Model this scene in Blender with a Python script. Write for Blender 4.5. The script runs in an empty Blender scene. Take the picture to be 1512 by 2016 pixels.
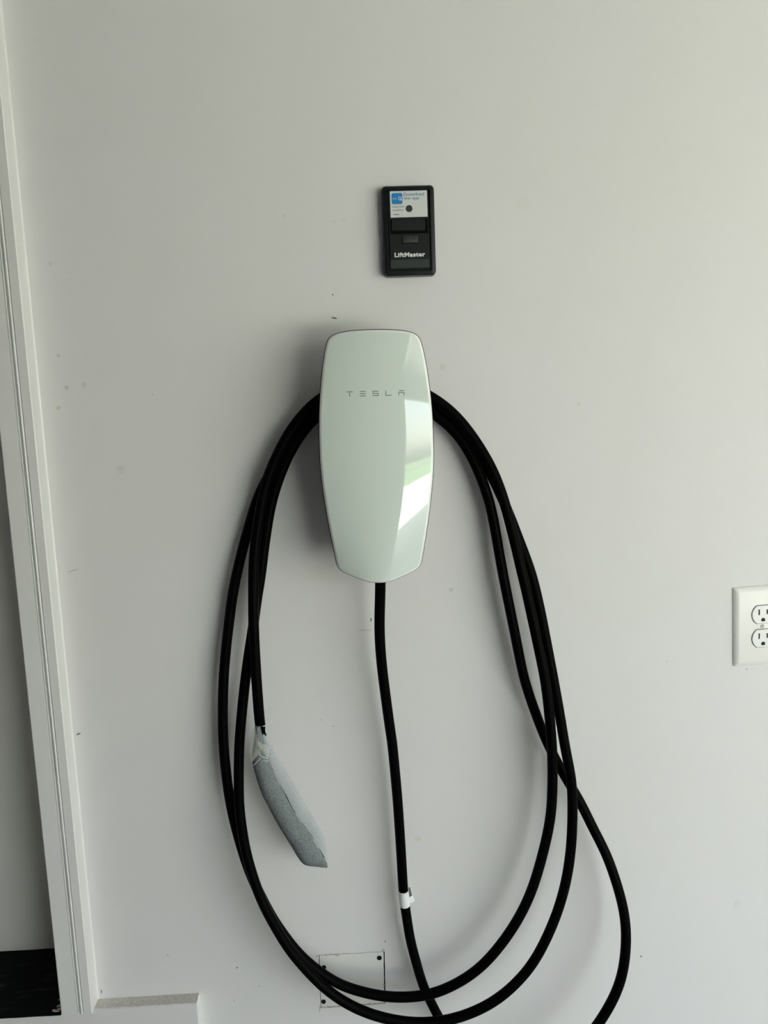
import bpy, bmesh, math, random
from mathutils import Vector, Matrix, noise
random.seed(7)
SC = bpy.context.scene
COL = SC.collection

# ------------------------------------------------------------ camera
cam_d = bpy.data.cameras.new('camera'); cam = bpy.data.objects.new('camera', cam_d); COL.objects.link(cam)
cam_d.sensor_fit = 'HORIZONTAL'; cam_d.sensor_width = 36.0
cam_d.lens = 36.0 * 1542.07 / 1512.0
cam_d.clip_start = 0.02; cam_d.clip_end = 200
r_ = Vector((0.99872911, -0.03601853, -0.03525369)); u_ = Vector((0.04006128, 0.14290076, 0.98892592)); f_ = Vector((0.03058188, 0.98908141, -0.1441621))
cam.matrix_world = Matrix(((r_.x, u_.x, -f_.x, 0.0), (r_.y, u_.y, -f_.y, -1.15829), (r_.z, u_.z, -f_.z, 1.45), (0, 0, 0, 1)))
SC.camera = cam

# ------------------------------------------------------------ sky, sun, exposure
world = bpy.data.worlds.new('world'); SC.world = world; world.use_nodes = True
wn = world.node_tree; wn.nodes.clear()
w_out = wn.nodes.new('ShaderNodeOutputWorld'); w_bg = wn.nodes.new('ShaderNodeBackground')
w_sky = wn.nodes.new('ShaderNodeTexSky'); w_sky.sky_type = 'NISHITA'; w_sky.sun_disc = False
w_sky.sun_elevation = math.radians(52); w_sky.sun_rotation = math.radians(60); w_sky.air_density = 1.6; w_sky.dust_density = 3.0
w_bg.inputs['Strength'].default_value = 0.29
w_hs = wn.nodes.new('ShaderNodeHueSaturation'); w_hs.inputs['Saturation'].default_value = 0.45
wn.links.new(w_sky.outputs[0], w_hs.inputs['Color']); wn.links.new(w_hs.outputs[0], w_bg.inputs[0]); wn.links.new(w_bg.outputs[0], w_out.inputs[0])
sun_d = bpy.data.lights.new('sun', 'SUN'); sun_d.energy = 10.0; sun_d.angle = math.radians(0.6); sun_d.color = (1.0, 0.975, 0.93)
sun = bpy.data.objects.new('sun', sun_d); COL.objects.link(sun)
sun.rotation_euler = Vector((-0.55, -0.62, -1.15)).to_track_quat('-Z', 'Y').to_euler()
sun.location = (6, 4, 12)
SC.view_settings.view_transform = 'Standard'; SC.view_settings.look = 'None'
SC.view_settings.gamma = 1.0; SC.view_settings.use_curve_mapping = False
SC.view_settings.exposure = 2.12

# ------------------------------------------------------------ traced tables (world metres)
CABLE = [(0.02573,-0.072,1.21196),(0.02517,-0.062,1.18748),(0.02339,-0.05884,1.15562),(0.02147,-0.056,1.12672),(0.02114,-0.05365,1.10323),(0.02193,-0.05132,1.07971),(0.02364,-0.04835,1.04943),(0.02588,-0.046,1.02531),(0.02854,-0.04377,0.99502),(0.03087,-0.04178,0.96772),(0.03436,-0.03957,0.93715),(0.03739,-0.036,0.88677),(0.03993,-0.03456,0.83659),(0.04149,-0.03312,0.78591),(0.04291,-0.03168,0.73433),(0.0434,-0.03089,0.70599),(0.04441,-0.03,0.67333),(0.04556,-0.03,0.65935),(0.04779,-0.03,0.64088),(0.05021,-0.03,0.61527),(0.05374,-0.03,0.59122),(0.06208,-0.03,0.55334),(0.07113,-0.03,0.51444),(0.08103,-0.03092,0.4917),(0.09224,-0.032,0.4649),(0.11599,-0.04,0.42451),(0.15563,-0.055,0.39004),(0.20546,-0.07,0.37822),(0.2597,-0.08,0.39939),(0.3024,-0.085,0.43682),(0.33648,-0.085,0.4804),(0.36946,-0.08,0.53776),(0.38147,-0.075,0.59103),(0.38292,-0.068,0.64328),(0.37254,-0.06,0.69552),(0.35624,-0.05,0.74687),(0.3406,-0.042,0.77929),(0.32304,-0.034,0.81956),(0.29593,-0.026,0.86881),(0.27213,-0.024,0.9198),(0.25646,-0.027,0.96296),(0.23826,-0.032,1.01999),(0.22075,-0.036,1.11072),(0.21079,-0.036,1.1639),(0.20105,-0.034,1.22355),(0.19424,-0.032,1.27037),(0.18549,-0.03,1.30865),(0.17105,-0.027,1.3483),(0.15435,-0.024,1.38194),(0.13736,-0.022,1.40449),(0.10935,-0.02,1.42665),(0.07316,-0.02,1.44612),(0.02958,-0.02,1.45633),(-0.01446,-0.02,1.45066),(-0.0571,-0.02,1.42755),(-0.07779,-0.02099,1.4065),(-0.09536,-0.022,1.38162),(-0.10847,-0.022,1.35675),(-0.12024,-0.022,1.32947),(-0.12948,-0.022,1.30228),(-0.13672,-0.02336,1.2694),(-0.14383,-0.02486,1.23257),(-0.1499,-0.02637,1.19508),(-0.15762,-0.02771,1.162),(-0.16308,-0.029,1.12976),(-0.1721,-0.03112,1.08685),(-0.17941,-0.033,1.04859),(-0.18519,-0.03573,1.01275),(-0.19454,-0.041,0.94283),(-0.19784,-0.046,0.88974),(-0.19932,-0.04886,0.84656),(-0.19755,-0.05049,0.82197),(-0.19462,-0.05259,0.79008),(-0.18806,-0.055,0.75387),(-0.18245,-0.05565,0.73059),(-0.17672,-0.05627,0.70884),(-0.1662,-0.05708,0.68092),(-0.15203,-0.058,0.65013),(-0.13723,-0.05914,0.62013),(-0.11391,-0.06055,0.58641),(-0.08723,-0.062,0.55375),(-0.05926,-0.06299,0.52847),(-0.02543,-0.06406,0.50739),(0.00729,-0.065,0.49457),(0.05452,-0.065,0.48345),(0.1002,-0.065,0.48393),(0.15278,-0.065,0.49902),(0.19115,-0.065,0.52163),(0.22551,-0.06343,0.55363),(0.24711,-0.0622,0.58356),(0.27573,-0.06,0.6441),(0.29253,-0.05829,0.69913),(0.30139,-0.05664,0.75411),(0.30454,-0.055,0.80886),(0.30424,-0.05252,0.8628),(0.29516,-0.05,0.91667),(0.28772,-0.0465,0.96956),(0.27958,-0.043,1.02207),(0.26904,-0.04044,1.08402),(0.25857,-0.038,1.14221),(0.24904,-0.03313,1.18693),(0.23357,-0.028,1.23247),(0.21649,-0.022,1.28158),(0.191,-0.018,1.34005),(0.15334,-0.018,1.40082),(0.11003,-0.017,1.44117),(0.0738,-0.017,1.4606),(0.03013,-0.017,1.46935),(-0.01388,-0.017,1.4651),(-0.05659,-0.017,1.44128),(-0.07423,-0.017,1.42446),(-0.09365,-0.017,1.40253),(-0.11115,-0.01751,1.37604),(-0.1265,-0.018,1.35007),(-0.14194,-0.018,1.32466),(-0.15021,-0.01836,1.30861),(-0.1617,-0.01906,1.27538),(-0.17239,-0.0197,1.24417),(-0.18158,-0.02032,1.21422),(-0.19163,-0.02107,1.17684),(-0.20084,-0.022,1.12946),(-0.21132,-0.02476,1.06455),(-0.21683,-0.027,1.01085),(-0.22005,-0.03,0.93907),(-0.21773,-0.033,0.88414),(-0.21644,-0.034,0.8657),(-0.21191,-0.03469,0.82614),(-0.2045,-0.03538,0.78691),(-0.19692,-0.036,0.75193),(-0.18709,-0.037,0.71851),(-0.17805,-0.03794,0.69727),(-0.16415,-0.03943,0.66314),(-0.14757,-0.04083,0.6329),(-0.13219,-0.042,0.60848),(-0.11582,-0.04322,0.58655),(-0.09449,-0.04453,0.56692),(-0.06915,-0.046,0.54622),(-0.03589,-0.04787,0.53145),(0.00396,-0.05,0.52044),(0.03658,-0.05099,0.51718),(0.07015,-0.052,0.51866),(0.09905,-0.0532,0.52707),(0.13927,-0.055,0.54888),(0.16179,-0.05604,0.56757),(0.17987,-0.057,0.58814),(0.21152,-0.05847,0.6336),(0.23695,-0.06,0.68576),(0.25701,-0.06,0.75205),(0.26979,-0.06,0.81363),(0.27297,-0.06,0.86834),(0.27285,-0.05834,0.92173),(0.26961,-0.05667,0.97473),(0.26421,-0.055,1.02727),(0.25289,-0.05244,1.08857),(0.24209,-0.05,1.14612),(0.23259,-0.04744,1.19085),(0.22318,-0.04484,1.236),(0.21194,-0.042,1.28457),(0.20241,-0.04004,1.31805),(0.18994,-0.03817,1.34881),(0.17103,-0.036,1.38197),(0.15117,-0.03562,1.41099),(0.12772,-0.03525,1.43524),(0.10892,-0.035,1.44866),(0.07284,-0.035,1.46684),(0.02989,-0.035,1.47543),(-0.01342,-0.035,1.47054),(-0.05534,-0.035,1.44882),(-0.0776,-0.03528,1.42862),(-0.09478,-0.03554,1.40772),(-0.10836,-0.03578,1.3866),(-0.11938,-0.036,1.36557),(-0.13027,-0.03653,1.34463),(-0.13805,-0.03717,1.31747),(-0.14643,-0.038,1.28148),(-0.15342,-0.04003,1.24494),(-0.1575,-0.042,1.20881),(-0.15958,-0.04451,1.17177),(-0.16122,-0.047,1.1349),(-0.16185,-0.04865,1.07052),(-0.1613,-0.05,1.01724),(-0.161,-0.047,0.97575),(-0.16014,-0.046,0.96413)]
FOAM_L = [(-0.16762,0.97792),(-0.17024,0.95609),(-0.17476,0.93639),(-0.17527,0.91638),(-0.16956,0.88727),(-0.1628,0.86371),(-0.152,0.83832),(-0.13864,0.8082),(-0.12502,0.78079),(-0.11314,0.75777),(-0.10392,0.74901),(-0.08818,0.74615)]
FOAM_C = [(-0.15892,0.9779),(-0.1562,0.95537),(-0.15221,0.93092),(-0.14638,0.91485),(-0.13896,0.88996),(-0.12932,0.8677),(-0.11908,0.84235),(-0.10529,0.8181),(-0.09141,0.7937),(-0.07888,0.76772),(-0.07262,0.75392),(-0.07094,0.74514)]
FOAM_R = [(-0.15252,0.97758),(-0.1495,0.95999),(-0.14135,0.9375),(-0.13284,0.91557),(-0.12065,0.89042),(-0.10966,0.86663),(-0.09731,0.84114),(-0.08603,0.81997),(-0.07729,0.80178),(-0.07201,0.78221),(-0.07104,0.76429),(-0.06976,0.74387)]
TAPE = [(-0.16553,0.98607),(-0.16945,0.97766),(-0.17331,0.95694),(-0.17457,0.9402),(-0.1744,0.92754),(-0.16552,0.93691),(-0.15647,0.94486),(-0.14947,0.94029),(-0.14815,0.93319),(-0.14691,0.93875),(-0.1476,0.95001),(-0.1486,0.95566),(-0.15649,0.95607),(-0.16274,0.96198),(-0.16684,0.97057)]
SPOTS = [(-0.09118,1.70964,0.003076923076923077,0.25,'y'),(-0.02071,1.69945,0.003076923076923077,0.25,'y'),(-0.00629,1.70043,0.003076923076923077,0.2,'y'),(0.12862,1.49115,0.005384615384615384,0.35,'y'),(0.07146,0.75255,0.005384615384615384,0.35,'y'),(-0.4224,1.52629,0.002692307692307692,0.8,'y'),(-0.42937,1.45222,0.0034615384615384616,0.7,'y'),(-0.41511,1.48075,0.0038461538461538464,0.35,'g'),(-0.39017,1.48422,0.004615384615384616,0.25,'g'),(0.32919,1.43109,0.003076923076923077,0.35,'y'),(0.13361,1.15764,0.0038461538461538464,0.3,'g'),(-0.02664,1.59898,0.001,1,'k'),(-0.05491,0.94828,0.0019230769230769232,0.5,'g'),(-0.07327,0.95999,0.002307692307692308,0.25,'g'),(0.43371,0.52347,0.0013846153846153847,1,'k'),(-0.19507,0.5104,0.0019230769230769232,0.4,'g'),(-0.2283,0.54541,0.0015384615384615385,0.8,'k'),(-0.23696,0.48555,0.001153846153846154,0.5,'k'),(0.46839,1.0283,0.0012307692307692308,0.5,'g'),(-0.42175,1.65353,0.0038461538461538464,0.2,'g'),(-0.34832,1.35922,0.006923076923076923,0.15,'g'),(0.59522,1.00983,0.002307692307692308,0.4,'g'),(-0.33803,0.57502,0.002307692307692308,0.35,'g'),(0.59114,0.60813,0.006923076923076923,0.12,'g'),(0.24953,1.71697,0.010769230769230769,0.1,'y'),(-0.2935,1.46634,0.001153846153846154,0.6,'g'),(-0.08093,1.26596,0.0013846153846153847,0.4,'g')]
SCRATCH = [(-0.03025,1.56711,-0.02156,1.5654,0.0012307692307692308,0.9),(0.01034,1.11941,0.0101,1.11302,0.0009230769230769231,1),(-0.01252,1.09965,0.01311,1.10007,0.0006923076923076924,0.35),(-0.44025,1.20941,-0.42186,1.21403,0.0006923076923076924,0.4),(-0.44921,0.95442,-0.442,0.95734,0.0015384615384615385,0.8),(-0.44887,0.52051,-0.44869,0.5132,0.001153846153846154,0.8),(-0.42272,0.47297,-0.41799,0.47081,0.0012307692307692308,0.8),(0.0131,0.57918,0.01294,0.57466,0.001153846153846154,0.6),(-0.04741,0.52194,-0.04076,0.52243,0.0010769230769230769,0.8),(-0.09702,0.55797,-0.10033,0.55772,0.0012307692307692308,0.7),(-0.09935,0.45609,-0.09786,0.46992,0.0012307692307692308,0.4)]

# ------------------------------------------------------------ helpers
def mat(name, col, rough=0.5, metal=0.0, spec=0.5, coat=0.0, bump=None, vary=None, trans=0.0, alpha=1.0):
    m = bpy.data.materials.new(name); m.use_nodes = True
    nt = m.node_tree; b = nt.nodes['Principled BSDF']
    b.inputs['Base Color'].default_value = (*col, 1); b.inputs['Roughness'].default_value = rough
    b.inputs['Metallic'].default_value = metal; b.inputs['Specular IOR Level'].default_value = spec
    b.inputs['Coat Weight'].default_value = coat; b.inputs['Transmission Weight'].default_value = trans
    b.inputs['Alpha'].default_value = alpha
    tc = nt.nodes.new('ShaderNodeTexCoord')
    if bump:
        sc, st, dist = bump
        n = nt.nodes.new('ShaderNodeTexNoise'); n.inputs['Scale'].default_value = sc; n.inputs['Detail'].default_value = 3
        bp = nt.nodes.new('ShaderNodeBump'); bp.inputs['Strength'].default_value = st; bp.inputs['Distance'].default_value = dist
        nt.links.new(tc.outputs['Object'], n.inputs['Vector']); nt.links.new(n.outputs[0], bp.inputs['Height']); nt.links.new(bp.outputs[0], b.inputs['Normal'])
    if vary:
        sc, col2, lo, hi = vary
        n = nt.nodes.new('ShaderNodeTexNoise'); n.inputs['Scale'].default_value = sc; n.inputs['Detail'].default_value = 5
        mr = nt.nodes.new('ShaderNodeMapRange'); mr.inputs[1].default_value = lo; mr.inputs[2].default_value = hi
        mx = nt.nodes.new('ShaderNodeMix'); mx.data_type = 'RGBA'
        mx.inputs[6].default_value = (*col, 1); mx.inputs[7].default_value = (*col2, 1)
        nt.links.new(tc.outputs['Object'], n.inputs['Vector']); nt.links.new(n.outputs[0], mr.inputs[0])
        nt.links.new(mr.outputs[0], mx.inputs[0]); nt.links.new(mx.outputs[2], b.inputs['Base Color'])
    return m

def link(name, me, m, parent=None):
    if m is not None and not me.materials: me.materials.append(m)
    o = bpy.data.objects.new(name, me); COL.objects.link(o)
    if parent is not None: o.parent = parent
    return o

def obj(name, bm, m, parent=None, smooth=None):
    bmesh.ops.recalc_face_normals(bm, faces=bm.faces)
    me = bpy.data.meshes.new(name); bm.to_mesh(me); bm.free()
    if smooth is not None:
        me.shade_smooth()
        if smooth < 180: me.set_sharp_from_angle(angle=math.radians(smooth))
    return link(name, me, m, parent)

def empty(name, loc=(0, 0, 0)):
    o = bpy.data.objects.new(name, None); COL.objects.link(o); o.location = loc; o.empty_display_size = 0.02
    return o

def tag(o, label, cat, group=None):
    o['label'] = label; o['category'] = cat
    if group: o['group'] = group
    return o

def struct(o, label=None):
    o['kind'] = 'structure'
    if label: o['label'] = label
    return o

def box(bm, x0, x1, y0, y1, z0, z1, bev=0.0, seg=2):
    g = bmesh.ops.create_cube(bm, size=1.0)
    for v in g['verts']:
        v.co = Vector(((x0 + x1) / 2 + v.co.x * (x1 - x0), (y0 + y1) / 2 + v.co.y * (y1 - y0), (z0 + z1) / 2 + v.co.z * (z1 - z0)))
    if bev:
        es = {e for v in g['verts'] for e in v.link_edges}
        bmesh.ops.bevel(bm, geom=list(es), offset=bev, segments=seg, profile=0.5, affect='EDGES')

def rrect(w, h, r, n=6, cx=0, cz=0):
    pts = []
    for k, (sx, sz) in enumerate(((1, 1), (-1, 1), (-1, -1), (1, -1))):
        for i in range(n + 1):
            a = math.pi / 2 * (k + i / n)
            pts.append((cx + sx * (w / 2 - r) + r * math.cos(a), cz + sz * (h / 2 - r) + r * math.sin(a)))
    return pts

def loft(bm, rings, cap0=True, cap1=True):
    """rings: lists of 3-D points with equal counts, closed loops"""
    R = [[bm.verts.new(p) for p in ring] for ring in rings]
    n = len(R[0])
    for a, b in zip(R[:-1], R[1:]):
        for i in range(n):
            j = (i + 1) % n
            bm.faces.new((a[i], a[j], b[j], b[i]))
    if cap0: bm.faces.new(list(reversed(R[0])))
    if cap1: bm.faces.new(R[-1])
    return R

def plate(bm, prof, outline):
    """prof: list of (inset, y); outline function(inset) -> [(x,z)]"""
    loft(bm, [[(x, y, z) for x, z in outline(i)] for i, y in prof])

def disc(bm, cx, cz, r, y0, y1, n=20):
    loft(bm, [[(cx + r * math.cos(2 * math.pi * i / n), y, cz + r * math.sin(2 * math.pi * i / n)) for i in range(n)] for y in (y0, y1)])

def catmull(P, step):
    P = [Vector(p) for p in P]; out = []
    for i in range(len(P) - 1):
        p0 = P[max(i - 1, 0)]; p1 = P[i]; p2 = P[i + 1]; p3 = P[min(i + 2, len(P) - 1)]
        # centripetal form
        d1 = max((p1 - p0).length ** .5, 1e-4); d2 = max((p2 - p1).length ** .5, 1e-4); d3 = max((p3 - p2).length ** .5, 1e-4)
        m1 = (p2 - p1) if i == 0 else ((p1 - p0) / d1 - (p2 - p0) / (d1 + d2) + (p2 - p1) / d2) * d2
        m2 = (p2 - p1) if i == len(P) - 2 else ((p2 - p1) / d2 - (p3 - p1) / (d2 + d3) + (p3 - p2) / d3) * d2
        n = max(2, int((p2 - p1).length / step))
        for k in range(n):
            t = k / n
            out.append(p1 * (2*t**3 - 3*t*t + 1) + m1 * (t**3 - 2*t*t + t) + p2 * (-2*t**3 + 3*t*t) + m2 * (t**3 - t*t))
    out.append(P[-1]); return out

def smooth_path(P, it):
    for _ in range(it):
        P = [P[0]] + [(P[i - 1] + P[i] * 2 + P[i + 1]) / 4 for i in range(1, len(P) - 1)] + [P[-1]]
    return P

def tube(bm, P, r, n=14):
    rings = []; prev = None
    for i, p in enumerate(P):
        t = (P[min(i + 1, len(P) - 1)] - P[max(i - 1, 0)]).normalized()
        if prev is None: prev = t.orthogonal().normalized()
        prev = (prev - t * prev.dot(t)).normalized(); q = t.cross(prev)
        rings.append([p + (prev * math.cos(2 * math.pi * k / n) + q * math.sin(2 * math.pi * k / n)) * r for k in range(n)])
    loft(bm, rings)

def text(name, s, width, x, y, z, m, parent, bold=0.0, height=None, space=1.0):
    """flat lettering in the xz plane, left end x, baseline z, scaled to width/height"""
    c = bpy.data.curves.new('lettering', 'FONT'); c.body = s; c.size = 1.0; c.offset = bold; c.resolution_u = 4; c.space_character = space
    t = bpy.data.objects.new('lettering', c); COL.objects.link(t)
    bpy.context.view_layer.update()
    me = bpy.data.meshes.new_from_object(t.evaluated_get(bpy.context.evaluated_depsgraph_get()))
    bpy.data.objects.remove(t); bpy.data.curves.remove(c)
    xs = [v.co.x for v in me.vertices]; x0, x1 = min(xs), max(xs); k = width / (x1 - x0)
    kz = k if height is None else height / 0.70
    for v in me.vertices:
        v.co = Vector((x + (v.co.x - x0) * k, y, z + v.co.y * kz))
    me.name = name
    return link(name, me, m, parent)

# ------------------------------------------------------------ materials
def wall_paint():
    m = mat('painted_drywall', (0.73, 0.735, 0.69), rough=0.62, spec=0.35)
    nt = m.node_tree; b = nt.nodes['Principled BSDF']; N = nt.nodes.new; L = nt.links.new
    tc = N('ShaderNodeTexCoord')
    n = N('ShaderNodeTexNoise'); n.inputs['Scale'].default_value = 380; n.inputs['Detail'].default_value = 2
    n2 = N('ShaderNodeTexNoise'); n2.inputs['Scale'].default_value = 5; n2.inputs['Detail'].default_value = 2
    ad = N('ShaderNodeMath'); ad.operation = 'MULTIPLY_ADD'; ad.inputs[1].default_value = 14
    bp = N('ShaderNodeBump'); bp.inputs['Strength'].default_value = 0.22; bp.inputs['Distance'].default_value = 0.0005
    L(tc.outputs['Object'], n.inputs['Vector']); L(tc.outputs['Object'], n2.inputs['Vector'])
    L(n2.outputs[0], ad.inputs[0]); L(n.outputs[0], ad.inputs[2]); L(ad.outputs[0], bp.inputs['Height']); L(bp.outputs[0], b.inputs['Normal'])
    # faint patchiness of the paint
    mr = N('ShaderNodeMapRange'); mr.inputs[1].default_value = 0.35; mr.inputs[2].default_value = 0.7
    n3 = N('ShaderNodeTexNoise'); n3.inputs['Scale'].default_value = 3.2; n3.inputs['Detail'].default_value = 4
    L(tc.outputs['Object'], n3.inputs['Vector']); L(n3.outputs[0], mr.inputs[0])
    mx = N('ShaderNodeMix'); mx.data_type = 'RGBA'; mx.inputs[6].default_value = (0.745, 0.738, 0.735, 1); mx.inputs[7].default_value = (0.738, 0.735, 0.715, 1)
    L(mr.outputs[0], mx.inputs[0]); cur = mx.outputs[2]
    sep = N('ShaderNodeSeparateXYZ'); L(tc.outputs['Object'], sep.inputs[0])
    flat = N('ShaderNodeCombineXYZ'); L(sep.outputs[0], flat.inputs[0]); L(sep.outputs[2], flat.inputs[2])
    C = {'y': (0.60, 0.57, 0.38, 1), 'g': (0.36, 0.37, 0.33, 1), 'k': (0.03, 0.03, 0.03, 1)}
    def blend(fac, c):
        nonlocal cur
        k = N('ShaderNodeMix'); k.data_type = 'RGBA'; k.inputs[7].default_value = C[c]
        L(fac, k.inputs[0]); L(cur, k.inputs[6]); cur = k.outputs[2]
    for (x, z, r, a, c) in SPOTS:
        d = N('ShaderNodeVectorMath'); d.operation = 'DISTANCE'; d.inputs[1].default_value = (x, 0, z); L(flat.outputs[0], d.inputs[0])
        f = N('ShaderNodeMapRange'); f.interpolation_type = 'SMOOTHSTEP'
        f.inputs[1].default_value = r * 1.15; f.inputs[2].default_value = r * 0.6; f.inputs[3].default_value = 0; f.inputs[4].default_value = a
        L(d.outputs['Value'], f.inputs[0]); blend(f.outputs[0], c)
    for (x0, z0, x1, z1, t, a) in SCRATCH:
        A = Vector((x0, 0, z0)); B = Vector((x1, 0, z1)); mid = (A + B) / 2; h = (B - A).length / 2; u = (B - A).normalized()
        s = N('ShaderNodeVectorMath'); s.operation = 'SUBTRACT'; s.inputs[1].default_value = mid; L(flat.outputs[0], s.inputs[0])
        fs = []
        for ax, w in ((u, h), (Vector((-u.z, 0, u.x)), t)):
            dt = N('ShaderNodeVectorMath'); dt.operation = 'DOT_PRODUCT'; dt.inputs[1].default_value = ax; L(s.outputs[0], dt.inputs[0])
            ab = N('ShaderNodeMath'); ab.operation = 'ABSOLUTE'; L(dt.outputs['Value'], ab.inputs[0])
            f = N('ShaderNodeMapRange'); f.inputs[1].default_value = w * 1.1; f.inputs[2].default_value = w * 0.5; f.inputs[4].default_value = 1.0
            L(ab.outputs[0], f.inputs[0]); fs.append(f.outputs[0])
        mu = N('ShaderNodeMath'); mu.operation = 'MULTIPLY'; L(fs[0], mu.inputs[0]); L(fs[1], mu.inputs[1])
        mu2 = N('ShaderNodeMath'); mu2.operation = 'MULTIPLY'; mu2.inputs[1].default_value = a; L(mu.outputs[0], mu2.inputs[0])
        blend(mu2.outputs[0], 'k')
    L(cur, b.inputs['Base Color'])
    return m

M = {
 'wall': wall_paint(),
 'wall2': mat('painted_room_wall', (0.73, 0.73, 0.70), 0.6, bump=(300, 0.2, 0.0005)),
 'trim': mat('semi_gloss_trim_paint', (0.76, 0.76, 0.74), 0.38, bump=(40, 0.08, 0.001)),
 'door': mat('painted_door', (0.80, 0.80, 0.75), 0.5),
 'ceiling': mat('ceiling_paint', (0.70, 0.70, 0.68), 0.8),
 'board': mat('unpainted_grey_drywall', (0.36, 0.355, 0.345), 0.8),
 'floor': mat('garage_slab', (0.24, 0.24, 0.235), 0.5, vary=(6, (0.19, 0.19, 0.185), 0.35, 0.7), bump=(60, 0.2, 0.001)),
 'tan': mat('torn_gypsum_paper', (0.42, 0.36, 0.28), 0.9, vary=(300, (0.62, 0.58, 0.50), 0.4, 0.6)),
 'dark': mat('dark_gap', (0.02, 0.018, 0.015), 0.9),
 'screw': mat('black_phosphate_screw', (0.006, 0.006, 0.006), 0.6, metal=0.0, spec=0.2),
 'glass': mat('back_painted_white_glass', (0.70, 0.785, 0.725), 0.03, spec=1.0, coat=0.0),
 'bevel': mat('polished_glass_edge', (0.86, 0.90, 0.87), 0.1, spec=1.0),
 'gap': mat('black_seam_and_shade', (0.002, 0.0025, 0.0025), 0.6, spec=0.05),  # black seams, and the painted shadow round the push bar
 'body': mat('grey_housing_plastic', (0.10, 0.10, 0.10), 0.5),
 'rim': mat('dark_rim_plastic', (0.025, 0.027, 0.027), 0.4, spec=0.3),
 'logo': mat('grey_lettering_print', (0.17, 0.185, 0.175), 0.45),
 'kbody': mat('charcoal_keypad_plastic', (0.004, 0.007, 0.007), 0.28, spec=0.35),
 'kpanel': mat('satin_keypad_face', (0.009, 0.0125, 0.012), 0.42, spec=0.25, bump=(1500, 0.1, 0.0002)),
 'kbtn': mat('grey_rubber_button', (0.030, 0.038, 0.037), 0.55, spec=0.3),
 'sticker': mat('white_sticker', (0.66, 0.68, 0.66), 0.35),
 'blue': mat('blue_sticker_print', (0.015, 0.22, 0.56), 0.35),
 'bluetext': mat('blue_text_print', (0.03, 0.15, 0.38), 0.4),
 'black': mat('black_print', (0.03, 0.03, 0.03), 0.5),
 'white': mat('white_print', (0.72, 0.74, 0.72), 0.5),
 'plate': mat('white_nylon_wall_plate', (0.84, 0.84, 0.80), 0.28),
 'recept': mat('white_receptacle', (0.82, 0.83, 0.80), 0.25),
 'slot': mat('dark_slot', (0.01, 0.01, 0.01), 0.8),
 'steel': mat('painted_screw_head', (0.60, 0.60, 0.57), 0.35, metal=0.3),
 'rubber': mat('black_weather_sill', (0.003, 0.004, 0.004), 0.75, spec=0.08, vary=(38, (0.022, 0.025, 0.024), 0.56, 0.72), bump=(60, 0.6, 0.003)),
 'foamflap': mat('thin_foam_flap', (0.40, 0.43, 0.44), 0.85, spec=0.1, vary=(620, (0.49, 0.52, 0.53), 0.36, 0.64), bump=(800, 0.4, 0.0006)),
 'foam': mat('foam_sheet_over_black', (0.13, 0.15, 0.155), 0.85, spec=0.1, vary=(620, (0.26, 0.285, 0.29), 0.34, 0.66), bump=(800, 0.5, 0.0008)),
 'paper': mat('white_tag_film', (0.80, 0.82, 0.81), 0.35),
 'tagprint': mat('grey_tag_print', (0.17, 0.18, 0.18), 0.5, vary=(700, (0.06, 0.065, 0.065), 0.45, 0.55)),
 'concrete': mat('driveway_concrete', (0.50, 0.48, 0.45), 0.85, vary=(3, (0.44, 0.43, 0.40), 0.4, 0.6)),
 'asphalt': mat('street_asphalt', (0.10, 0.10, 0.10), 0.9),
 'lawn': mat('lawn_grass', (0.10, 0.20, 0.045), 0.9, vary=(20, (0.07, 0.15, 0.03), 0.4, 0.6)),
 'leaf': mat('tree_leaves', (0.05, 0.11, 0.03), 0.8, vary=(4, (0.09, 0.17, 0.05), 0.4, 0.6)),
 'bark': mat('tree_bark', (0.12, 0.09, 0.07), 0.9),
 'siding': mat('pale_siding', (0.62, 0.60, 0.55), 0.7),
 'roof': mat('grey_shingle', (0.30, 0.29, 0.28), 0.9),
 'pane': mat('house_window', (0.05, 0.07, 0.09), 0.1),
 'galv': mat('galvanised_track', (0.55, 0.56, 0.57), 0.4, metal=0.6),
}

def cable_material():
    m = mat('black_cable_jacket', (0.002, 0.002, 0.002), 0.40, spec=0.06)
    m.node_tree.nodes['Principled BSDF'].inputs['IOR'].default_value = 1.28
    nt = m.node_tree; b = nt.nodes['Principled BSDF']; N = nt.nodes.new; L = nt.links.new
    tc = N('ShaderNodeTexCoord'); v = N('ShaderNodeTexVoronoi'); v.inputs['Scale'].default_value = 75
    L(tc.outputs['Object'], v.inputs['Vector'])
    f = N('ShaderNodeMapRange'); f.inputs[1].default_value = 0.055; f.inputs[2].default_value = 0.03
    L(v.outputs['Distance'], f.inputs[0])
    n = N('ShaderNodeTexNoise'); n.inputs['Scale'].default_value = 30; L(tc.outputs['Object'], n.inputs['Vector'])
    g = N('ShaderNodeMapRange'); g.inputs[1].default_value = 0.55; g.inputs[2].default_value = 0.62; L(n.outputs[0], g.inputs[0])
    mu = N('ShaderNodeMath'); mu.operation = 'MULTIPLY'; L(f.outputs[0], mu.inputs[0]); L(g.outputs[0], mu.inputs[1])
    mx = N('ShaderNodeMix'); mx.data_type = 'RGBA'; mx.inputs[6].default_value = (0.0018, 0.0018, 0.0018, 1); mx.inputs[7].default_value = (0.10, 0.10, 0.09, 1)
    L(mu.outputs[0], mx.inputs[0]); L(mx.outputs[2], b.inputs['Base Color'])
    return m
M['cable'] = cable_material()
nt_ = M['rubber'].node_tree
mp_ = nt_.nodes.new('ShaderNodeMapping'); mp_.inputs['Scale'].default_value = (0.45, 2.2, 1)
tc_ = [n for n in nt_.nodes if n.type == 'TEX_COORD'][0]
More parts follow.
